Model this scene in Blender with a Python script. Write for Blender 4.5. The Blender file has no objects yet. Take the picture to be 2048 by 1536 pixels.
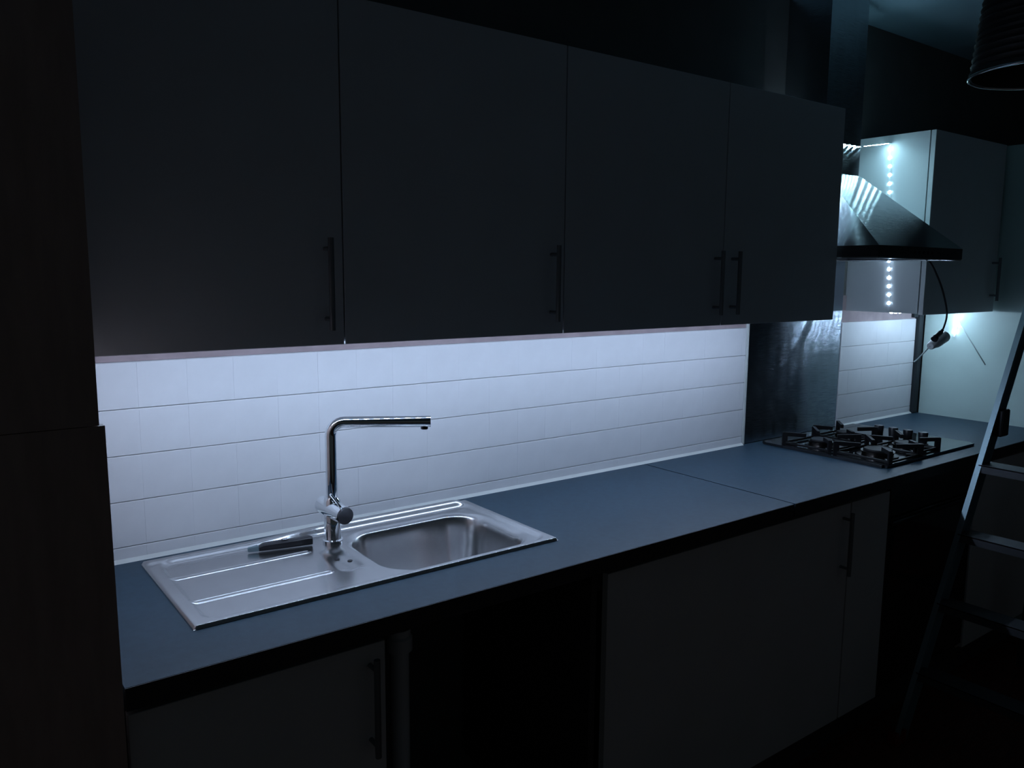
import bpy, bmesh, math, random
from mathutils import Vector, Matrix
random.seed(7)
S = bpy.context.scene
C = S.collection

# ------------------------------------------------------------------ camera
FPX = 1614.89
CAM = Vector((-0.3843, -1.8776, 1.5331))
YAW, PITCH, ROLL = 0.6412, 0.1369, 0.0072
def make_camera():
    f = Vector((math.sin(YAW)*math.cos(PITCH), math.cos(YAW)*math.cos(PITCH), -math.sin(PITCH)))
    r = Vector((math.cos(YAW), -math.sin(YAW), 0)); u = r.cross(f)
    c, s = math.cos(ROLL), math.sin(ROLL)
    r2 = c*r + s*u; u2 = -s*r + c*u
    cd = bpy.data.cameras.new('camera'); cd.sensor_width = 36; cd.sensor_fit = 'HORIZONTAL'
    cd.lens = FPX/2048*36; cd.clip_start = 0.02
    o = bpy.data.objects.new('camera', cd); C.objects.link(o)
    m = Matrix((r2, u2, -f)).transposed().to_4x4(); m.translation = CAM
    o.matrix_world = m; S.camera = o
make_camera()

# ------------------------------------------------------------------ world, exposure
w = bpy.data.worlds.new('world'); S.world = w; w.use_nodes = True
bg = w.node_tree.nodes['Background']
bg.inputs[0].default_value = (0.72, 0.90, 1.0, 1); bg.inputs[1].default_value = 0.018
vs = S.view_settings
vs.view_transform = 'Standard'; vs.look = 'None'; vs.gamma = 1; vs.exposure = 0.0; vs.use_curve_mapping = False
LED_POWER = 185.0
LED_COLOR = (0.57, 0.73, 1.0, 1)

# ------------------------------------------------------------------ materials
MATS = {}
def mat(name, col, rough=0.5, metal=0.0, noise=0.0, nscale=40.0, bump=0.0, bscale=200.0, spec=0.5, coat=0.0,
        aniso=0.0, brush=0.0, emit=None, stretch=None, col2=None):
    m = bpy.data.materials.new(name); m.use_nodes = True
    nt = m.node_tree; b = nt.nodes['Principled BSDF']
    b.inputs['Base Color'].default_value = (*col, 1); b.inputs['Roughness'].default_value = rough
    b.inputs['Metallic'].default_value = metal; b.inputs['Specular IOR Level'].default_value = spec
    b.inputs['Coat Weight'].default_value = coat; b.inputs['Coat Roughness'].default_value = 0.12
    tc = nt.nodes.new('ShaderNodeTexCoord')
    def vec(scale):
        mp = nt.nodes.new('ShaderNodeMapping'); mp.inputs['Scale'].default_value = scale
        nt.links.new(tc.outputs['Object'], mp.inputs['Vector']); return mp.outputs[0]
    if noise > 0 or col2:
        n = nt.nodes.new('ShaderNodeTexNoise'); n.inputs['Scale'].default_value = nscale; n.inputs['Detail'].default_value = 5
        nt.links.new(vec(stretch or (1, 1, 1)), n.inputs['Vector'])
        mx = nt.nodes.new('ShaderNodeMix'); mx.data_type = 'RGBA'
        c2 = col2 or tuple(c*(1-noise) for c in col)
        mx.inputs['A'].default_value = (*col, 1); mx.inputs['B'].default_value = (*c2, 1)
        rp = nt.nodes.new('ShaderNodeMapRange'); rp.inputs['From Min'].default_value = 0.35; rp.inputs['From Max'].default_value = 0.65
        nt.links.new(n.outputs['Fac'], rp.inputs['Value']); nt.links.new(rp.outputs[0], mx.inputs['Factor'])
        nt.links.new(mx.outputs['Result'], b.inputs['Base Color'])
    if bump > 0:
        n2 = nt.nodes.new('ShaderNodeTexNoise'); n2.inputs['Scale'].default_value = bscale; n2.inputs['Detail'].default_value = 3
        nt.links.new(vec(stretch or (1, 1, 1)), n2.inputs['Vector'])
        bp = nt.nodes.new('ShaderNodeBump'); bp.inputs['Strength'].default_value = bump; bp.inputs['Distance'].default_value = 0.001
        nt.links.new(n2.outputs['Fac'], bp.inputs['Height']); nt.links.new(bp.outputs[0], b.inputs['Normal'])
    if aniso:
        b.inputs['Anisotropic'].default_value = aniso; b.inputs['Anisotropic Rotation'].default_value = 0.25
        tg = nt.nodes.new('ShaderNodeTangent'); tg.direction_type = 'UV_MAP'; tg.uv_map = 'UVMap'
        nt.links.new(tg.outputs[0], b.inputs['Tangent'])
        # brushing: fine scratches along the tangent tilt the normal across it
        uvn = nt.nodes.new('ShaderNodeUVMap'); uvn.uv_map = 'UVMap'
        mp = nt.nodes.new('ShaderNodeMapping'); mp.inputs['Scale'].default_value = (14, 9000, 1)
        nt.links.new(uvn.outputs[0], mp.inputs['Vector'])
        ns = nt.nodes.new('ShaderNodeTexNoise'); ns.inputs['Scale'].default_value = 1.0; ns.inputs['Detail'].default_value = 2
        nt.links.new(mp.outputs[0], ns.inputs['Vector'])
        sb_ = nt.nodes.new('ShaderNodeMath'); sb_.operation = 'SUBTRACT'; sb_.inputs[1].default_value = 0.5
        nt.links.new(ns.outputs['Fac'], sb_.inputs[0])
        ml = nt.nodes.new('ShaderNodeMath'); ml.operation = 'MULTIPLY'; ml.inputs[1].default_value = brush
        nt.links.new(sb_.outputs[0], ml.inputs[0])
        ge = nt.nodes.new('ShaderNodeNewGeometry')
        cr = nt.nodes.new('ShaderNodeVectorMath'); cr.operation = 'CROSS_PRODUCT'
        nt.links.new(ge.outputs['Normal'], cr.inputs[0]); nt.links.new(tg.outputs[0], cr.inputs[1])
        sc = nt.nodes.new('ShaderNodeVectorMath'); sc.operation = 'SCALE'
        nt.links.new(cr.outputs[0], sc.inputs[0]); nt.links.new(ml.outputs[0], sc.inputs['Scale'])
        ad = nt.nodes.new('ShaderNodeVectorMath'); ad.operation = 'ADD'
        nt.links.new(ge.outputs['Normal'], ad.inputs[0]); nt.links.new(sc.outputs[0], ad.inputs[1])
        nm = nt.nodes.new('ShaderNodeVectorMath'); nm.operation = 'NORMALIZE'
        nt.links.new(ad.outputs[0], nm.inputs[0]); nt.links.new(nm.outputs[0], b.inputs['Normal'])
    if emit:
        b.inputs['Emission Color'].default_value = emit[0]; b.inputs['Emission Strength'].default_value = emit[1]
    MATS[name] = m
    return m
mat('tile', (0.80, 0.80, 0.82), 0.32, noise=0.05, nscale=9, bump=0.15, bscale=30)
mat('grout', (0.74, 0.74, 0.76), 0.7)
mat('plaster', (0.42, 0.33, 0.34), 0.8, noise=0.2, nscale=14, bump=0.3, bscale=60)
mat('upper_wall', (0.16, 0.16, 0.155), 0.85, noise=0.15, nscale=6, bump=0.2, bscale=80)
mat('side_paint', (0.54, 0.68, 0.64), 0.38, noise=0.06, nscale=5, bump=0.1, bscale=40)
mat('ceiling_paint', (0.40, 0.58, 0.68), 0.8, noise=0.05, nscale=4)
mat('floor_wood', (0.20, 0.06, 0.035), 0.5, noise=0.5, nscale=12, stretch=(1, 8, 1))
mat('white_laminate', (0.66, 0.68, 0.70), 0.45, noise=0.04, nscale=6)
mat('grey_laminate', (0.66, 0.64, 0.62), 0.4, noise=0.06, nscale=6)
mat('brown_laminate', (0.50, 0.36, 0.31), 0.5, noise=0.15, nscale=8, stretch=(6, 6, 1))
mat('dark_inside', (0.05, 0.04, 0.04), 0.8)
mat('gap_shade', (0.012, 0.018, 0.022), 0.7)  # shade of the corner gap put in as a near-black colour
mat('worktop', (0.020, 0.050, 0.078), 0.5, noise=0.16, nscale=60, bump=0.06, bscale=300, spec=0.35)
mat('worktop_edge', (0.03, 0.03, 0.032), 0.5)
mat('steel', (0.62, 0.62, 0.63), 0.24, 1.0, noise=0.06, nscale=18, bump=0.04, bscale=90)
mat('brushed', (0.40, 0.44, 0.47), 0.17, 1.0, aniso=1.0, brush=1.5)
mat('brushed_plate', (0.36, 0.40, 0.45), 0.14, 1.0, aniso=1.0, brush=2.4)
mat('chrome', (0.80, 0.82, 0.84), 0.05, 1.0)
mat('dark_chrome', (0.12, 0.12, 0.13), 0.2, 1.0)
mat('handle_metal', (0.20, 0.21, 0.22), 0.5, 0.4)
mat('black_plastic', (0.018, 0.018, 0.022), 0.35)
mat('cast_iron', (0.008, 0.008, 0.009), 0.5, bump=0.3, bscale=500, spec=0.2)
mat('burner_metal', (0.12, 0.11, 0.105), 0.25, 1.0)
mat('hob_glass', (0.010, 0.011, 0.013), 0.06, coat=0.5)
mat('white_plastic', (0.70, 0.72, 0.74), 0.4)
mat('cable_shadow_grey', (0.34, 0.40, 0.40), 0.5)  # flex colour, also the tone of the painted shadow line
mat('sealant', (0.60, 0.62, 0.60), 0.4)
mat('aluminium', (0.26, 0.36, 0.40), 0.45, 0.75, bump=0.1, bscale=150)
mat('dark_alu', (0.09, 0.095, 0.105), 0.5, 0.5)
mat('red_plastic', (0.18, 0.02, 0.015), 0.5)
mat('lamp_dark', (0.03, 0.03, 0.033), 0.5)
mat('tape_white', (0.75, 0.77, 0.80), 0.5)
mat('led', (0.9, 0.95, 1.0), 0.3, emit=(LED_COLOR, LED_POWER))
mat('led_end', (0.9, 0.95, 1.0), 0.3, emit=((0.55, 0.76, 1.0, 1), LED_POWER*0.8))
mat('led_cyan', (0.9, 1.0, 1.0), 0.3, emit=((0.46, 0.84, 1.0, 1), LED_POWER*0.80))

# ------------------------------------------------------------------ mesh helpers (world coordinates)
def new(): return bmesh.new()
def box(bm, x0, x1, y0, y1, z0, z1, bev=0.0, seg=1):
    ps = [(x, y, z) for x in (x0, x1) for y in (y0, y1) for z in (z0, z1)]
    v = [bm.verts.new(p) for p in ps]
    fs = [bm.faces.new([v[i] for i in f]) for f in ((0,1,3,2),(4,6,7,5),(0,4,5,1),(2,3,7,6),(0,2,6,4),(1,5,7,3))]
    if bev > 0:
        es = list({e for f in fs for e in f.edges})
        bmesh.ops.bevel(bm, geom=es, offset=bev, segments=seg, affect='EDGES', profile=0.5)
    return bm
def hexa(bm, pts):
    v = [bm.verts.new(p) for p in pts]   # 4 bottom (ccw), 4 top
    for f in ((3,2,1,0),(4,5,6,7),(0,1,5,4),(1,2,6,5),(2,3,7,6),(3,0,4,7)): bm.faces.new([v[i] for i in f])
    return bm
def frame_of(d):
    d = d.normalized(); a = Vector((0,0,1)) if abs(d.z) < 0.9 else Vector((1,0,0))
    u = d.cross(a).normalized(); return u, d.cross(u).normalized()
def tube(bm, pts, r, n=12, caps=True):
    pts = [Vector(p) for p in pts]; rs = r if isinstance(r, (list, tuple)) else [r]*len(pts)
    rings = []; u = None
    for i, p in enumerate(pts):
        d = (pts[min(i+1, len(pts)-1)] - pts[max(i-1, 0)])
        if d.length < 1e-9: d = Vector((0,0,1))
        d.normalize()
        if u is None: u, _ = frame_of(d)
        else: u = (u - d*u.dot(d)).normalized()
        vv = d.cross(u)
        rings.append([bm.verts.new(p + rs[i]*(math.cos(2*math.pi*k/n)*u + math.sin(2*math.pi*k/n)*vv)) for k in range(n)])
    for a, b in zip(rings, rings[1:]):
        for k in range(n): bm.faces.new((a[k], a[(k+1)%n], b[(k+1)%n], b[k]))
    if caps: bm.faces.new(rings[0][::-1]); bm.faces.new(rings[-1])
    return bm
def lathe(bm, c, prof, n=24, axis='z', caps=True):
    c = Vector(c); rings = []
    for r, h in prof:
        rings.append([bm.verts.new(c + Vector((r*math.cos(2*math.pi*k/n), r*math.sin(2*math.pi*k/n), h))) for k in range(n)])
    for a, b in zip(rings, rings[1:]):
        for k in range(n): bm.faces.new((a[k], a[(k+1)%n], b[(k+1)%n], b[k]))
    if caps: bm.faces.new(rings[0][::-1]); bm.faces.new(rings[-1])
    return bm
def bar(bm, a, b, wv, hv, w_, h_):
    """box beam from a to b; wv, hv = cross directions"""
    a = Vector(a); b = Vector(b); wv = Vector(wv).normalized()*w_/2; hv = Vector(hv).normalized()*h_/2
    return hexa(bm, [a-wv-hv, a+wv-hv, a+wv+hv, a-wv+hv, b-wv-hv, b+wv-hv, b+wv+hv, b-wv+hv])
def smooth_path(pts, n=8):
    P = [Vector(p) for p in pts]; out = []
    for i in range(len(P)-1):
        p0 = P[max(i-1,0)]; p1 = P[i]; p2 = P[i+1]; p3 = P[min(i+2, len(P)-1)]
        for k in range(n):
            t = k/n
            out.append(0.5*((2*p1) + (p2-p0)*t + (2*p0-5*p1+4*p2-p3)*t*t + (3*p1-p0-3*p2+p3)*t**3))
    out.append(P[-1]); return out
def add_uv(bm):
    uv = bm.loops.layers.uv.new('UVMap')
    for f in bm.faces:
        f.normal_update(); n = f.normal
        t = Vector((0,0,1)).cross(n)
        t = t.normalized() if t.length > 1e-3 else Vector((1,0,0))
        b = n.cross(t)
        for l in f.loops: l[uv].uv = (l.vert.co.dot(t), l.vert.co.dot(b))

def root_of(o):
    while o.parent: o = o.parent
    return o
def obj(name, bm, material, parent=None, smooth=False, label=None, uv=False, bev=0.0):
    bmesh.ops.recalc_face_normals(bm, faces=bm.faces)
    if uv: add_uv(bm)
    if parent is not None:
        off = ROOTLOC.get(root_of(parent).name, Vector())
        bmesh.ops.translate(bm, verts=bm.verts, vec=-off)
    me = bpy.data.meshes.new(name); bm.to_mesh(me); bm.free()
    me.materials.append(MATS[material])
    if smooth:
        me.shade_smooth() if hasattr(me, 'shade_smooth') else None
        if smooth == 'angle': me.set_sharp_from_angle(angle=math.radians(35))
    o = bpy.data.objects.new(name, me); C.objects.link(o)
    if parent is not None: o.parent = parent
    if label: o['label'] = label
    return o
ROOTLOC = {}
def tag(o, label, cat, group=None, kind=None):
    o['label'] = label
    if cat: o['category'] = cat
    if group: o['group'] = group
    if kind: o['kind'] = kind
    return o
def thing(name, label, cat, loc, group=None):
    o = bpy.data.objects.new(name, None); C.objects.link(o); o.location = loc; o.empty_display_size = 0.05
    ROOTLOC[o.name] = Vector(loc)
    return tag(o, label, cat, group)
def struct(name, bm, m, label, smooth=False):
    o = obj(name, bm, m, None, smooth); o['kind'] = 'structure'; o['label'] = label; return o

# ------------------------------------------------------------------ key dimensions
ZT = 0.900            # worktop top
TH = 0.0327           # cut bottom tile row
TZ, TX = 0.1014, 0.103
ZTILE = ZT + TH + 4*TZ
XS = 3.365            # right side wall
ZC = 2.527            # ceiling
ZB, ZTOP = 1.383, 2.075   # wall cabinets
DC = 0.325

# ------------------------------------------------------------------ room shell
struct('floor', box(new(), -2.6, 4.6, -4.2, 0.1, -0.05, 0.0), 'floor_wood', 'dark reddish brown wooden floor in shadow')
wall_b = struct('wall_back', box(new(), -2.6, 4.6, 0.0, 0.1, 0.0, ZC), 'upper_wall', 'dim grey back wall above the cabinets')
struct('wall_right', box(new(), 4.6, 4.7, -4.2, 0.1, 0.0, ZC), 'upper_wall', 'dark far wall at the right end of the room')
struct('ceiling', box(new(), -2.6, 4.6, -4.2, 0.1, ZC, ZC+0.05), 'ceiling_paint', 'pale ceiling dimly lit blue')
# plaster band between the tiles and the cabinets, grout bed behind the tiles
obj('plaster_band', box(new(), -0.175, 2.085, -0.006, 0.0, ZTILE+0.001, 1.45), 'plaster', wall_b, label='bare pinkish brown plaster strip above the tiles')
obj('plaster_band', box(new(), 2.71, 3.33, -0.006, 0.0, ZTILE+0.001, 1.45), 'plaster', wall_b)
obj('grout_bed', box(new(), -0.175, 2.085, -0.0055, 0.0, ZT, ZTILE), 'grout', wall_b)
obj('grout_bed', box(new(), 2.71, 3.33, -0.0055, 0.0, ZT, ZTILE), 'grout', wall_b)
tile_meshes = {}
def tile_mesh(w_, h_):
    k = (round(w_, 4), round(h_, 4))
    if k not in tile_meshes:
        bm = box(new(), 0.0001, w_-0.0001, -0.008, 0.0, 0.0007, h_-0.0007)
        front = [e for e in bm.edges if all(abs(v.co.y+0.008) < 1e-6 for v in e.verts) and abs(e.verts[0].co.z-e.verts[1].co.z) < 1e-6]
        bmesh.ops.bevel(bm, geom=front, offset=0.0013, segments=2, affect='EDGES', profile=0.6)
        bmesh.ops.recalc_face_normals(bm, faces=bm.faces)
        me = bpy.data.meshes.new('tile'); bm.to_mesh(me); bm.free(); me.materials.append(MATS['tile'])
        tile_meshes[k] = me
    return tile_meshes[k]
def tiles(x_start, x_end, first):
    xs = []; x = first
    while x < x_end-1e-6:
        a, b = max(x, x_start), min(x+TX, x_end)
        if b-a > 0.004: xs.append((a, b))
        x += TX
    rows = [(ZT, TH)] + [(ZT+TH+i*TZ, TZ) for i in range(4)]
    for (a, b) in xs:
        for z, h in rows:
            o = bpy.data.objects.new('tile', tile_mesh(b-a, h)); C.objects.link(o); o.parent = wall_b
            o.location = (a, -0.0045 + random.uniform(-0.00015, 0.00015), z)
            o.rotation_euler = (random.uniform(-0.004, 0.004), 0, random.uniform(-0.0015, 0.0015))
tiles(-0.175, 2.084, -3*TX)
tiles(2.712, 3.318, 2.712-0.035)
o = struct('trim_1', box(new(), 2.086, 2.100, -0.014, 0.0, ZT, 1.40, 0.002), 'sealant', 'narrow white edging strip beside the steel splashback')
# dark strip in the right-hand corner, standing in for a shaded gap
bm = box(new(), 3.322, 3.358, -0.028, 0.0, ZT+0.001, 1.372, 0.002)
o = struct('gap_strip', bm, 'gap_shade', 'dark upright strip painting the shaded gap in the corner beside the tall pale cabinet')
obj('gap_strip_arm', box(new(), 3.285, 3.322, -0.02, 0.0, 1.345, 1.372), 'gap_shade', o)
# silicone bead
bm = new()
for a, b in ((-0.16, 2.085), (2.712, 3.32)):
    hexa(bm, [(a, -0.0225, ZT), (b, -0.0225, ZT), (b, -0.012, ZT), (a, -0.012, ZT),
              (a, -0.0125, ZT+0.007), (b, -0.0125, ZT+0.007), (b, -0.012, ZT+0.008), (a, -0.012, ZT+0.008)])
struct('trim_3', bm, 'sealant', 'white sealant bead along the back of the worktop')

# ------------------------------------------------------------------ worktops
def ring_slab(bm, x0, x1, y0, y1, z0, z1, hx0, hx1, hy0, hy1):
    def rect(a, b, c, d, z): return [bm.verts.new(p) for p in ((a, c, z), (b, c, z), (b, d, z), (a, d, z))]
    ot, it, ob, ib = rect(x0, x1, y0, y1, z1), rect(hx0, hx1, hy0, hy1, z1), rect(x0, x1, y0, y1, z0), rect(hx0, hx1, hy0, hy1, z0)
    for k in range(4):
        j = (k+1) % 4
        bm.faces.new((ot[k], ot[j], it[j], it[k])); bm.faces.new((ob[j], ob[k], ib[k], ib[j]))
        bm.faces.new((ob[k], ob[j], ot[j], ot[k])); bm.faces.new((it[k], it[j], ib[j], ib[k]))
    return bm
XJ = 1.556
t = thing('worktop', 'long dark blue-grey worktop section holding the sink', 'worktop', (0.7, -0.3, ZT-0.038))
obj('slab', ring_slab(new(), -0.163, XJ-0.0025, -0.598, -0.012, ZT-0.038, ZT, 0.290, 0.790, -0.435, -0.118), 'worktop', t)
obj('edge_strip', box(new(), -0.163, XJ-0.0025, -0.6, -0.5982, ZT-0.038, ZT-0.0005), 'worktop_edge', t, label='dark front edge band')
t = thing('worktop', 'dark blue-grey worktop section under the gas hob, right of the joint', 'worktop', (2.4, -0.3, ZT-0.038))
obj('slab', box(new(), XJ+0.0045, XS-0.002, -0.598, -0.012, ZT-0.038, ZT), 'worktop', t)
obj('edge_strip', box(new(), XJ+0.0045, XS-0.002, -0.6, -0.5982, ZT-0.038, ZT-0.0005), 'worktop_edge', t, label='dark front edge band')
obj('joint_strip', box(new(), XJ-0.0022, XJ+0.0042, -0.590, -0.02, ZT-0.03, ZT-0.0015), 'black_plastic', t)

# ------------------------------------------------------------------ handles / cabinets
def bar_handle(parent, x, y, z0, z1, horizontal=False, matn='handle_metal'):
    bm = new()
    tube(bm, [(x, y-0.030, z0), (x, y-0.030, z1)], 0.006, 10)
    for z in (z0+0.022, z1-0.022): tube(bm, [(x, y, z), (x, y-0.030, z)], 0.0045, 8)
    return obj('handle', bm, matn, parent, smooth='angle')
def wall_cabinet(x0, x1, label, doors, group=None, lit_left=False):
    t = thing('wall_cabinet', label, 'cabinet', ((x0+x1)/2, -0.15, ZB+0.004), group)
    th = 0.018; zb = ZB+0.004; yb = -DC+0.022
    obj('side_panel', box(new(), x0+0.001, x0+th, yb, -0.001, zb, ZTOP), 'white_laminate', t)
    obj('side_panel', box(new(), x1-th, x1-0.001, yb, -0.001, zb, ZTOP), 'white_laminate', t)
    obj('bottom_panel', box(new(), x0+th, x1-th, yb, -0.007, zb, zb+th), 'white_laminate', t)
    obj('top_panel', box(new(), x0+th, x1-th, yb, -0.001, ZTOP-th, ZTOP), 'white_laminate', t)
    obj('back_panel', box(new(), x0+th, x1-th, -0.012, -0.007, zb+th, ZTOP-th), 'white_laminate', t)
    for (a, b, hx, hz0, hz1) in doors:
        d = obj('door', box(new(), a+0.0015, b-0.0015, -DC, -DC+0.018, ZB, ZTOP, 0.001), 'white_laminate', t)
        bar_handle(d, hx, -DC, hz0, hz1)
    return t
wall_cabinet(-0.176, 0.340, 'shadowed white wall cabinet beside the tall brown unit, above the draining board', [(-0.176, 0.340, 0.300, 1.415, 1.600)])
wall_cabinet(0.340, 0.935, 'shadowed white single-door wall cabinet, second from the tall brown unit', [(0.340, 0.935, 0.892, 1.415, 1.600)])
wall_cabinet(0.935, 2.136, 'shadowed white double-door wall cabinet with paired handles next to the cooker hood',
             [(0.935, 1.545, 1.508, 1.415, 1.600), (1.545, 2.136, 1.585, 1.415, 1.600)])
wall_cabinet(2.742, 3.345, 'wall cabinet with brightly lit white side, right of the cooker hood', [(2.742, 3.345, 3.300, 1.430, 1.610)])

# tall unit on the left
t = thing('tall_cabinet', 'tall dark brown unit at the left edge beside the worktop', 'cabinet', (-0.45, -0.3, 0.0))
obj('body', box(new(), -0.80, -0.182, -0.58, -0.002, 0.0, 2.30), 'brown_laminate', t)
obj('door', hexa(new(), [(-0.79, -0.60, 0.10), (-0.163, -0.60, 0.10), (-0.163, -0.581, 0.10), (-0.79, -0.581, 0.10),
                         (-0.79, -0.60, 1.309), (-0.168, -0.60, 1.309), (-0.168, -0.581, 1.309), (-0.79, -0.581, 1.309)]), 'brown_laminate', t)
obj('door', box(new(), -0.79, -0.1755, -0.60, -0.581, 1.310, 2.28), 'brown_laminate', t)

t = thing('tall_cabinet', 'tall pale greenish cabinet closing the worktop at the right', 'cabinet', (3.66, -0.3, 0.0))
obj('body', hexa(new(), [(XS, -0.59, 0), (XS+0.60, -0.59, 0), (XS+0.60, -0.031, 0), (XS, -0.031, 0),
                         (XS, -0.59, ZTOP), (XS+0.60, -0.59, ZTOP), (XS+0.60, -0.031, ZTOP), (XS, -0.031, ZTOP)]), 'side_paint', t)
d = obj('door', box(new(), XS+0.002, XS+0.598, -0.610, -0.591, 0.10, ZTOP-0.002, 0.001), 'white_laminate', t)
bar_handle(d, XS+0.05, -0.61, 1.05, 1.24)
# base units
def base_cabinet(x0, x1, label, doors, body_mat='grey_laminate'):
    t = thing('base_cabinet', label, 'cabinet', ((x0+x1)/2, -0.3, 0.0))
    th = 0.018; z0, z1 = 0.13, ZT-0.0385
    obj('side_panel', box(new(), x0, x0+th, -0.56, -0.03, z0, z1), body_mat, t)
    obj('side_panel', box(new(), x1-th, x1, -0.56, -0.03, z0, z1), body_mat, t)
    obj('bottom_panel', box(new(), x0+th, x1-th, -0.56, -0.03, z0, z0+th), body_mat, t)
    obj('back_panel', box(new(), x0+th, x1-th, -0.035, -0.03, z0+th, 0.70), body_mat, t)
    obj('front_rail', box(new(), x0+th, x1-th, -0.56, -0.542, z1-0.06, z1), body_mat, t)
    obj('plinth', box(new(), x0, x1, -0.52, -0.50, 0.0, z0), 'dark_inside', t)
    for (a, b, hx, hz0, hz1) in doors:
        d = obj('door', box(new(), a+0.0015, b-0.0015, -0.582, -0.563, 0.14, 0.846, 0.001), 'grey_laminate', t)
        if hx is not None: bar_handle(d, hx, -0.582, hz0, hz1)
    return t
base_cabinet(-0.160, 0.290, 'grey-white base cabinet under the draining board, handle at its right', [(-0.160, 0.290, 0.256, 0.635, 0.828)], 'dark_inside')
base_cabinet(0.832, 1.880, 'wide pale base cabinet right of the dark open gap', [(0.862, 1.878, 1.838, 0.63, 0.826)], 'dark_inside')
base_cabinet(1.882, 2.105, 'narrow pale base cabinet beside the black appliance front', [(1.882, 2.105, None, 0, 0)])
# back wall of the gap: waste pipe
t = thing('waste_pipe', 'pale upright waste pipe in the dark gap under the sink', 'pipe', (0.436, -0.365, 0.0))
obj('pipe', tube(new(), [(0.436, -0.365, 0.0), (0.436, -0.365, 0.70)], 0.022, 14), 'white_plastic', t, smooth='angle')
obj('collar', lathe(new(), (0.436, -0.365, 0.70), [(0.03, 0), (0.03, 0.03), (0.026, 0.035), (0.026, 0.05)], 16), 'white_plastic', t, smooth='angle')

# oven
t = thing('oven', 'black built-in appliance front under the gas hob', 'oven', (2.41, -0.3, 0.0))
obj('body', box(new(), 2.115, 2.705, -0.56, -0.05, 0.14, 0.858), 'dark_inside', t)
obj('control_panel', box(new(), 2.115, 2.705, -0.580, -0.561, 0.755, 0.855, 0.002), 'black_plastic', t)
d = obj('door', box(new(), 2.115, 2.705, -0.580, -0.561, 0.16, 0.748, 0.002), 'hob_glass', t)
obj('grip_rail', box(new(), 2.125, 2.695, -0.590, -0.5805, 0.725, 0.740, 0.003), 'black_plastic', d)
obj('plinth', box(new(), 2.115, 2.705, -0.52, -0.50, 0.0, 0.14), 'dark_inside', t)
base_cabinet(2.715, 3.355, 'dark base cabinet behind the step ladder, below the worktop end', [(2.715, 3.355, None, 0, 0)], 'brown_laminate')

# ------------------------------------------------------------------ sink (one pressed sheet as a height field)
SX0, SX1, SY0, SY1 = -0.022, 0.820, -0.455, -0.053
def sm(a, b, x):
    t_ = min(1.0, max(0.0, (x-a)/(b-a))); return t_*t_*(3-2*t_)
def rrect(x, y, x0, x1, y0, y1, r):
    cx, cy = (x0+x1)/2, (y0+y1)/2; qx = abs(x-cx)-(x1-x0)/2+r; qy = abs(y-cy)-(y1-y0)/2+r
    return math.hypot(max(qx, 0), max(qy, 0)) + min(max(qx, qy), 0) - r
def sink_h(x, y):
    edge = -rrect(x, y, SX0, SX1, SY0, SY1, 0.006)
    z = 0.9010 + 0.0065*sm(0.0, 0.0035, edge)
    # border step into the pressed tray
    tray = rrect(x, y, SX0+0.030, SX1-0.022, SY0+0.022, SY1-0.034, 0.03)
    z -= 0.0065*sm(0.009, -0.009, tray)
    # raised ledge along the back
    z += 0.010*sm(-0.092, -0.076, y)*(0.35+0.65*sm(0.2, 0.38, x))*sm(0.0, 0.014, edge)*sm(0.812, 0.765, x)
    # bowl
    b = rrect(x, y, 0.404, 0.778, -0.424, -0.128, 0.085)
    z -= 0.006*sm(0.012, -0.004, b)
    z -= 0.118*sm(0.000, -0.030, b) + 0.028*sm(-0.012, -0.075, b)
    # two pressed ribs on the draining board
    for (xa, xb, yc) in ((0.004, 0.305, -0.187), (0.006, 0.296, -0.332)):
        d = rrect(x, y, xa, xb, yc-0.0065, yc+0.0065, 0.0064)
        z += 0.0022*math.exp(-(d/0.0019)**2) + 0.0008*sm(0.001, -0.003, d)
    # drain recess between board and bowl
    q = rrect(x, y, 0.318, 0.378, -0.345, -0.202, 0.02)
    z -= 0.0045*sm(0.010, -0.022, q)
    return z
def sink():
    t = thing('sink', 'stainless steel inset sink with draining board left of its bowl', 'sink', (0.40, -0.25, ZT))
    bm = new(); st = 0.0026
    nx = round((SX1-SX0)/st); ny = round((SY1-SY0)/0.0011)
    g = [[bm.verts.new((SX0+(SX1-SX0)*i/nx, SY0+(SY1-SY0)*j/ny, sink_h(SX0+(SX1-SX0)*i/nx, SY0+(SY1-SY0)*j/ny))) for j in range(ny+1)] for i in range(nx+1)]
    for i in range(nx):
        for j in range(ny): bm.faces.new((g[i][j], g[i+1][j], g[i+1][j+1], g[i][j+1]))
    o = obj('basin', bm, 'steel', t, smooth=True)
    zb = sink_h(0.59, -0.28)
    bm = lathe(new(), (0.59, -0.28, zb-0.001), [(0.042, 0), (0.042, 0.003), (0.034, 0.0035), (0.030, 0.0015), (0.008, 0.0015), (0.006, 0.005)], 24)
    obj('drain', bm, 'chrome', t, smooth='angle', label='round drain fitting in the bowl')
    bm = new()
    for dx, dy in ((-0.010, 0.012), (0.010, -0.012)):
        lathe(bm, (0.350+dx, -0.272+dy, sink_h(0.350, -0.272)+0.0006), [(0.006, 0), (0.0055, 0.0008)], 12)
    obj('overflow_reflections', bm, 'black_plastic', t)  # black discs for the overflow and the tap handle's dark reflections, painted in
sink()

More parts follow.
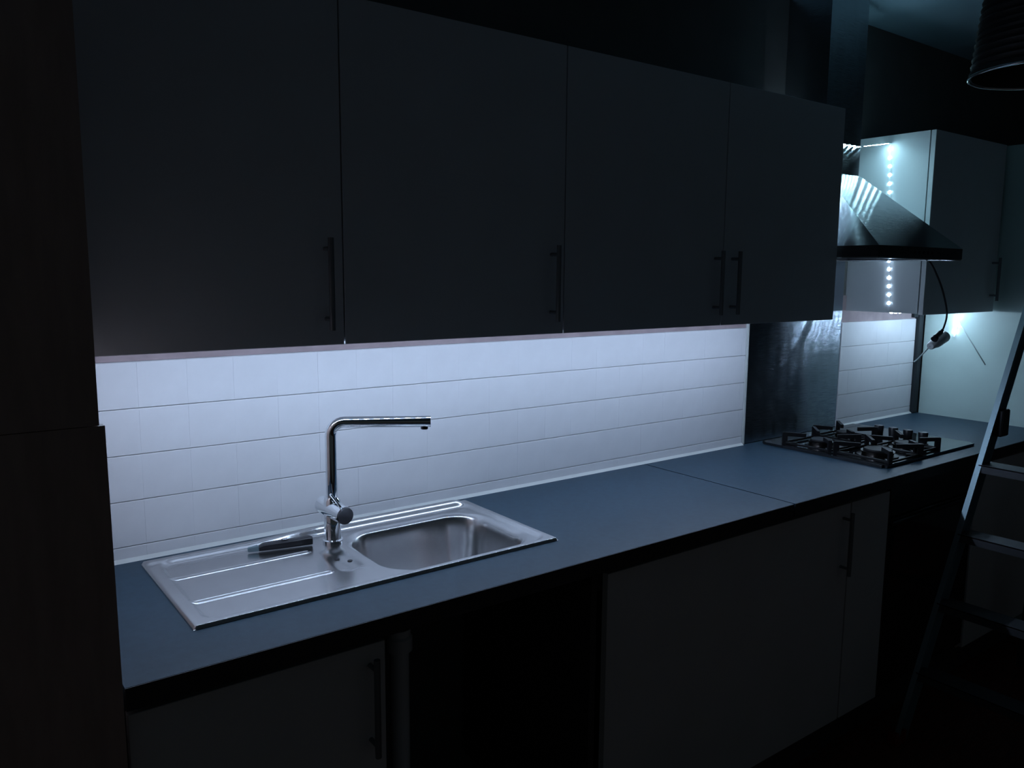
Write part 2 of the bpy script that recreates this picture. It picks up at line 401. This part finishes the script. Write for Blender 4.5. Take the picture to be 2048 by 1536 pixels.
# ------------------------------------------------------------------ tap
t = thing('mixer_tap', 'chrome mixer tap with a tall angular spout behind the sink', 'tap', (0.379, -0.152, 0.906))
bx, by = 0.379, -0.152
zd = sink_h(bx, by)
obj('body', lathe(new(), (bx, by, zd), [(0.0235, 0), (0.0235, 0.006), (0.0195, 0.008), (0.0195, 0.100), (0.0150, 0.108)], 28), 'chrome', t, smooth='angle')
sd = Vector((0.185, -0.118, 0)).normalized(); ztop = 1.188; rb = 0.032
pts = [Vector((bx, by, zd+0.095)), Vector((bx, by, 1.06)), Vector((bx, by, ztop-rb))]
c = Vector((bx, by, ztop-rb)) + sd*rb
for k in range(1, 9):
    a = math.pi/2*k/8; pts.append(c - sd*rb*math.cos(a) + Vector((0, 0, rb*math.sin(a))))
tip = Vector((bx, by, ztop)) + sd*0.232
pts.append(tip)
sp = obj('spout', tube(new(), pts, 0.0133, 20), 'chrome', t, smooth='angle')
bm = tube(new(), [tip - sd*0.015 + Vector((0, 0, -0.009)), tip - sd*0.015 + Vector((0, 0, -0.018))], [0.0095, 0.0085], 16)
obj('aerator', bm, 'dark_chrome', sp, smooth='angle')
bm = new(); q = tip - sd*0.042
tube(bm, [q-sd*0.0008, q+sd*0.0008], 0.0127, 20)
obj('hose_ring', bm, 'dark_chrome', sp)
hz = 0.980; hd = Vector((0.10, -1.0, -0.06)).normalized()
cb = Vector((bx, by, hz))
ba = obj('valve_barrel', tube(new(), [cb - hd*0.047, cb - hd*0.043, cb + hd*0.050, cb+hd*0.056], [0.0185, 0.0215, 0.0215, 0.0205], 24), 'chrome', t, smooth='angle')
obj('lever_cap', tube(new(), [cb + hd*0.0565, cb + hd*0.062], [0.0208, 0.0195], 24), 'dark_chrome', ba, smooth='angle', label='dark round end cap of the valve')
le = cb + hd*0.050 + Vector((-0.006, 0.0, 0.019))
obj('lever', tube(new(), [le, le + Vector((-0.026, -0.004, 0.036))], [0.0028, 0.0030], 10), 'chrome', t, smooth='angle', label='thin chrome pin lever')

# ------------------------------------------------------------------ utility knife on the draining board
kz = 0.9035
t = thing('utility_knife', 'black handled knife with silver end lying on the draining board', 'knife', (0.26, -0.135, kz))
kd = Vector((1, -0.22, 0)).normalized(); kn = Vector((-kd.y, kd.x, 0))
k0 = Vector((0.212, -0.122, kz))
prof = [(0.0, 0.010, 0.011), (0.010, 0.0125, 0.016), (0.05, 0.0135, 0.018), (0.09, 0.0125, 0.0185), (0.112, 0.0120, 0.021), (0.120, 0.0095, 0.018)]
bm = new(); rings = []
for s_, wv, hv in prof:
    c = k0 + kd*s_; r_ = []
    for k in range(12):
        a = 2*math.pi*k/12; ca, sa = math.cos(a), math.sin(a)
        sq = lambda v: math.copysign(abs(v)**0.6, v)
        r_.append(bm.verts.new(c + kn*wv*sq(ca) + Vector((0, 0, hv/2 + 0.0005 + hv/2*sq(sa)))))
    rings.append(r_)
for a, b in zip(rings, rings[1:]):
    for k in range(12): bm.faces.new((a[k], a[(k+1)%12], b[(k+1)%12], b[k]))
bm.faces.new(rings[0][::-1]); bm.faces.new(rings[-1])
obj('handle', bm, 'black_plastic', t, smooth='angle')
bm = new(); e = k0 - kd*0.024
hexa(bm, [e-kn*0.005+Vector((0,0,.001)), k0-kn*0.009+Vector((0,0,.001)), k0+kn*0.009+Vector((0,0,.001)), e+kn*0.006+Vector((0,0,.001)),
          e-kn*0.004+Vector((0,0,.010)), k0-kn*0.008+Vector((0,0,.013)), k0+kn*0.008+Vector((0,0,.013)), e+kn*0.005+Vector((0,0,.010))])
bmesh.ops.bevel(bm, geom=list(bm.edges), offset=0.0015, segments=2, affect='EDGES')
obj('blade_holder', bm, 'aluminium', t, smooth='angle', label='silver metal end')
obj('slider', box(new(), 0.262, 0.276, -0.139, -0.131, kz+0.018, kz+0.0215, 0.001), 'dark_chrome', t)

# ------------------------------------------------------------------ steel splashback, extractor hood
bm = box(new(), 2.106, 2.710, -0.010, -0.001, ZT+0.002, 1.70)
sb = obj('steel_splashback', bm, 'brushed_plate', None, uv=True)
tag(sb, 'brushed steel splashback panel on the wall behind the gas hob', 'splashback')
HX0, HX1, HY, HZ = 2.148, 2.722, -0.463, 1.631
t = thing('extractor_hood', 'brushed steel chimney cooker hood between the wall cabinets', 'cooker hood', (2.43, -0.2, 1.593))
CX0, CX1, CY, CZ = 2.258, 2.490, -0.174, 1.898
obj('chimney', box(new(), CX0, CX1, CY, -0.001, CZ-0.01, ZC-0.002), 'brushed', t, uv=True)
obj('canopy', hexa(new(), [(HX0, HY, HZ), (HX1, HY, HZ), (HX1, -0.011, HZ), (HX0, -0.011, HZ),
                           (CX0-0.003, CY-0.003, CZ), (CX1+0.003, CY-0.003, CZ), (CX1+0.003, -0.011, CZ), (CX0-0.003, -0.011, CZ)]), 'brushed', t, uv=True)
bd = obj('rim_band', ring_slab(new(), HX0, HX1, HY, -0.011, 1.593, HZ-0.0005, HX0+0.012, HX1-0.012, HY+0.012, -0.02), 'black_plastic', t, label='black front band of the hood')
obj('lower_lip', ring_slab(new(), HX0+0.002, HX1-0.002, HY+0.002, -0.012, 1.589, 1.5928, HX0+0.012, HX1-0.012, HY+0.012, -0.02), 'steel', bd, label='thin bright steel lip')
obj('grease_filter', box(new(), HX0+0.013, HX1-0.013, HY+0.013, -0.021, 1.604, 1.610), 'steel', t)
for k in range(5):
    obj('button', tube(new(), [(2.38+0.03*k, HY, 1.612), (2.38+0.03*k, HY-0.003, 1.612)], 0.005, 10), 'dark_chrome', bd, smooth='angle')

# ------------------------------------------------------------------ gas hob
t = thing('gas_hob', 'black glass gas hob with four burners set in the worktop', 'hob', (2.48, -0.29, ZT))
bm = box(new(), 2.160, 2.806, -0.530, -0.042, ZT+0.0005, ZT+0.010)
ve = [e for e in bm.edges if abs(e.verts[0].co.z-e.verts[1].co.z) > 0.003]
bmesh.ops.bevel(bm, geom=ve, offset=0.012, segments=4, affect='EDGES')
obj('glass_plate', bm, 'hob_glass', t)
GZ = ZT+0.010
for (cx, cy, r, hw) in ((2.285, -0.215, 0.045, 0.093), (2.490, -0.185, 0.036, 0.078), (2.300, -0.425, 0.055, 0.100), (2.490, -0.425, 0.045, 0.078)):
    bu = obj('burner', lathe(new(), (cx, cy, GZ), [(r*1.25, 0), (r*1.25, 0.003), (r*0.95, 0.005), (r*0.95, 0.014), (r*1.02, 0.016)], 24), 'burner_metal', t, smooth='angle')
    obj('burner_cap', lathe(new(), (cx, cy, GZ+0.016), [(r*0.86, 0), (r*0.88, 0.004), (r*0.80, 0.008), (r*0.3, 0.009)], 24), 'cast_iron', bu, smooth='angle')
    bm = new()
    for sx in (-1, 1):
        for sy in (-1, 1):
            p = Vector((cx+sx*hw, cy+sy*hw*0.98, GZ)); dr = Vector((-sx, -sy, 0)).normalized(); nr = Vector((-dr.y, dr.x, 0))
            bar(bm, p, p+Vector((0, 0, 0.044)), dr, nr, 0.018, 0.012)
            bar(bm, p-dr*0.006+Vector((0, 0, 0.038)), p+dr*hw*0.80+Vector((0, 0, 0.034)), nr, (0, 0, 1), 0.011, 0.014)
            bar(bm, p+dr*0.006+Vector((0, 0, 0.004)), p+dr*0.045+Vector((0, 0, 0.004)), nr, (0, 0, 1), 0.007, 0.007)
    for sx in (-1, 1):
        bar(bm, (cx+sx*hw, cy-hw*0.98, GZ+0.006), (cx+sx*hw, cy+hw*0.98, GZ+0.006), (1, 0, 0), (0, 0, 1), 0.006, 0.007)
    for sy in (-1, 1):
        bar(bm, (cx-hw, cy+sy*hw*0.98, GZ+0.006), (cx+hw, cy+sy*hw*0.98, GZ+0.006), (0, 1, 0), (0, 0, 1), 0.006, 0.007)
    obj('pan_support', bm, 'cast_iron', t)
for k in range(4):
    kx, ky = 2.612, -0.255-0.057*k
    bm = lathe(new(), (kx, ky, GZ), [(0.020, 0), (0.020, 0.004), (0.0155, 0.007), (0.0175, 0.042), (0.0160, 0.046)], 20)
    kn_ = obj('knob', bm, 'black_plastic', t, smooth='angle')
    obj('pointer', box(new(), kx-0.0015, kx+0.0015, ky-0.014, ky+0.002, GZ+0.0455, GZ+0.0468), 'white_plastic', kn_)

# ------------------------------------------------------------------ LED strip: one run around the hood
t = thing('led_strip', 'cool white adhesive light strip under the wall cabinets and around the hood', 'light strip', (1.0, -0.18, ZB))
RUNS = [  # start, end, facing
    ((-0.150, -0.270, 1.3868), (2.128, -0.270, 1.3868), (0, 0, -1)),
    ((2.1362, -0.185, 1.395), (2.1362, -0.185, 2.010), (1, 0, 0)),
    ((2.150, -0.181, 2.000), (2.490, -0.181, 2.003), (0, 0, -1)),
    ((2.500, -0.181, 2.008), (2.734, -0.150, 2.045), (0, 0, -1)),
    ((2.7428, -0.148, 2.040), (2.7428, -0.190, 1.395), (-1, 0, 0)),
    ((2.765, -0.180, 1.3868), (3.340, -0.180, 1.3868), (0, 0, -1)),
    ((XS-0.001, -0.178, 1.368), (XS-0.001, -0.165, 1.262), (-1, 0, 0)),
]
PITCH_L = 1/30
def led_mesh(mname, h=1.0):
    bm = new(); lathe(bm, (0, 0, 0), [(0.0062, 0), (0.0060, 0.0018*h), (0.0046, 0.0038*h), (0.0018, 0.0048*h)], 10)
    bmesh.ops.recalc_face_normals(bm, faces=bm.faces)
    me = bpy.data.meshes.new('led'); bm.to_mesh(me); bm.free(); me.materials.append(MATS[mname]); me.shade_smooth(); return me
LM = [led_mesh('led'), led_mesh('led_cyan', 0.35), led_mesh('led_end'), led_mesh('led_end', 0.35)]
for ri, (a, b, n) in enumerate(RUNS):
    a, b, n = Vector(a), Vector(b), Vector(n)
    d = (b-a).normalized(); side = d.cross(n)
    obj('tape', bar(new(), a+n*0.0005, b+n*0.0005, side, n, 0.010, 0.001), 'tape_white', t)
    k = PITCH_L/2
    while k < (b-a).length:
        o = bpy.data.objects.new('led', LM[1 if ri in (2, 3) or (ri == 4 and (a+d*k).z > 1.68) else 3 if ri in (1, 4) else 2 if ri >= 5 else 0]); C.objects.link(o); o.parent = t
        o.location = a + d*k + n*0.001 - ROOTLOC[t.name]
        o.rotation_euler = n.to_track_quat('Z', 'Y').to_euler()
        k += PITCH_L

# ------------------------------------------------------------------ hood lead, connector, flex, painted shadow line
t = thing('power_lead', 'black hood power lead with plug hanging before the right wall cabinet', 'cable', (2.80, -0.36, 1.30))
obj('cord', tube(new(), smooth_path([(2.690, -0.30, 1.600), (2.715, -0.345, 1.590), (2.778, -0.36, 1.517), (2.838, -0.36, 1.440), (2.862, -0.36, 1.382), (2.846, -0.36, 1.336), (2.822, -0.36, 1.312)], 6), 0.0038, 8), 'black_plastic', t, smooth=True)
obj('plug', tube(new(), smooth_path([(2.836, -0.36, 1.324), (2.818, -0.36, 1.312), (2.790, -0.36, 1.300), (2.776, -0.36, 1.290)], 4), [0.006]*3+[0.010]*6+[0.013]*4, 12), 'black_plastic', t, smooth='angle')
t = thing('extension_socket', 'pale grey extension socket with thin white flex running to the corner', 'socket', (2.82, -0.345, 1.26))
ax = Vector((0.100, 0, 0.030)).normalized()
s0 = Vector((2.790, -0.340, 1.262))
obj('housing', tube(new(), [s0, s0+ax*0.006, s0+ax*0.030, s0+ax*0.045, s0+ax*0.115, s0+ax*0.120], [0.013, 0.016, 0.018, 0.0225, 0.0225, 0.019], 14), 'white_plastic', t, smooth='angle')
obj('flex', tube(new(), [s0, s0+Vector((0.01, 0.006, -0.002)), (3.315, -0.034, 1.154), (3.295, -0.028, 1.142)], 0.0030, 8), 'cable_shadow_grey', t, smooth=True)
o = obj('shadow_line', tube(new(), [(XS-0.0025, -0.180, 1.332), (XS-0.0025, -0.240, 1.245), (XS-0.0025, -0.306, 1.150)], 0.0022, 8), 'cable_shadow_grey', None, smooth=True)  # thin tube stands in for a soft shadow line on the cabinet side
tag(o, 'painted grey shadow line slanting down the tall pale cabinet from the light strip end', 'painted shadow')

# ------------------------------------------------------------------ step ladder
F = Vector((2.13, -0.65, 0.0)); T = Vector((2.60, -0.735, 1.39)); DL = (T-F)/1.39
def rail(z): return F + DL*z
t = thing('step_ladder', 'aluminium step ladder standing before the worktop at the right edge', 'ladder', (2.4, -0.9, 0.0))
ZL = 1.74
def front_far(z): return rail(z)
def front_near(z): p = rail(z); return Vector((p.x, -1.09 + 0.061*z, p.z))
for fn, s_ in ((front_far, 1), (front_near, -1)):
    bm = new(); a, b = fn(0.02), fn(ZL); dd = (b-a).normalized()
    wv = Vector((1, 0, -dd.x/dd.z)).normalized()
    bar(bm, a, b, wv, (0, 1, 0), 0.055, 0.004)
    for q in (-1, 1): bar(bm, a+wv*q*0.0265+Vector((0, -s_*0.008, 0)), b+wv*q*0.0265+Vector((0, -s_*0.008, 0)), wv, (0, 1, 0), 0.0025, 0.015)
    obj('front_rail', bm, 'aluminium', t)
    bm = new(); p = fn(0.0); box(bm, p.x-0.032, p.x+0.034, p.y-0.016, p.y+0.016, 0.0, 0.045, 0.003)
    obj('rubber_foot', bm, 'red_plastic', t)
for z in (0.24, 0.465, 0.69, 0.915):
    a, b = front_far(z), front_near(z)
    bm = new(); bar(bm, a+Vector((0.01, -0.006, 0)), b+Vector((0.01, 0.006, 0)), (1, 0, 0), (0, 0, 1), 0.080, 0.004)
    bar(bm, a+Vector((-0.0285, -0.006, -0.012)), b+Vector((-0.0285, 0.006, -0.012)), (1, 0, 0), (0, 0, 1), 0.003, 0.026)
    bar(bm, a+Vector((0.0485, -0.006, -0.012)), b+Vector((0.0485, 0.006, -0.012)), (1, 0, 0), (0, 0, 1), 0.003, 0.026)
    obj('tread', bm, 'dark_alu', t)
a, b = front_far(ZL), front_near(ZL)
obj('top_platform', box(new(), a.x-0.04, a.x+0.16, b.y-0.01, a.y+0.01, ZL-0.02, ZL+0.02, 0.004), 'dark_alu', t)
for y0, y1 in ((a.y-0.03, -0.675), (b.y+0.03, -1.06)):
    bm = bar(new(), (3.02, y1, 0.02), (a.x+0.12, y0, ZL-0.01), (1, 0, 0.2), (0, 1, 0), 0.035, 0.02)
    obj('rear_leg', bm, 'dark_alu', t)
obj('rear_brace', bar(new(), (2.96, -0.69, 0.25), (2.96, -1.045, 0.25), (1, 0, 0), (0, 0, 1), 0.012, 0.03), 'dark_alu', t)
p = front_far(1.055)
obj('hinge_bracket', box(new(), p.x-0.005, p.x+0.05, p.y-0.03, p.y-0.004, p.z-0.05, p.z+0.04, 0.004), 'black_plastic', t, label='black plastic bracket')

# ------------------------------------------------------------------ pendant lamp
LX, LY, LZ, LR = 1.775, -1.045, 2.0, 0.155
t = thing('pendant_lamp', 'dark ribbed pendant lamp with a thin metal rim, top right', 'lamp', (LX, LY, LZ))
prof = [(LR, 0)]
for k in range(14):
    z = 0.012+k*0.016; r = LR - 0.0016*k
    prof += [(r, z), (r-0.005, z+0.006), (r-0.005, z+0.010)]
prof += [(LR-0.03, 0.25), (0.05, 0.275), (0.03, 0.30)]
bm = lathe(new(), (LX, LY, LZ), prof, 40, caps=False)
lathe(bm, (LX, LY, LZ), [(LR, 0), (LR-0.006, 0.001), (LR-0.012, 0.10), (LR-0.035, 0.235), (0.03, 0.262)], 40, caps=False)
obj('shade', bm, 'lamp_dark', t, smooth='angle')
bm = new(); n = 48
tube(bm, [(LX+LR*math.cos(2*math.pi*k/n), LY+LR*math.sin(2*math.pi*k/n), LZ) for k in range(n+1)], 0.0035, 8)
obj('rim', bm, 'chrome', t, smooth=True, label='thin shiny metal rim')
obj('cord', tube(new(), [(LX, LY, LZ+0.295), (LX, LY, ZC-0.03)], 0.003, 8), 'black_plastic', t)
obj('ceiling_rose', lathe(new(), (LX, LY, ZC-0.032), [(0.012, 0), (0.04, 0.012), (0.045, 0.031)], 20), 'lamp_dark', t, smooth='angle')
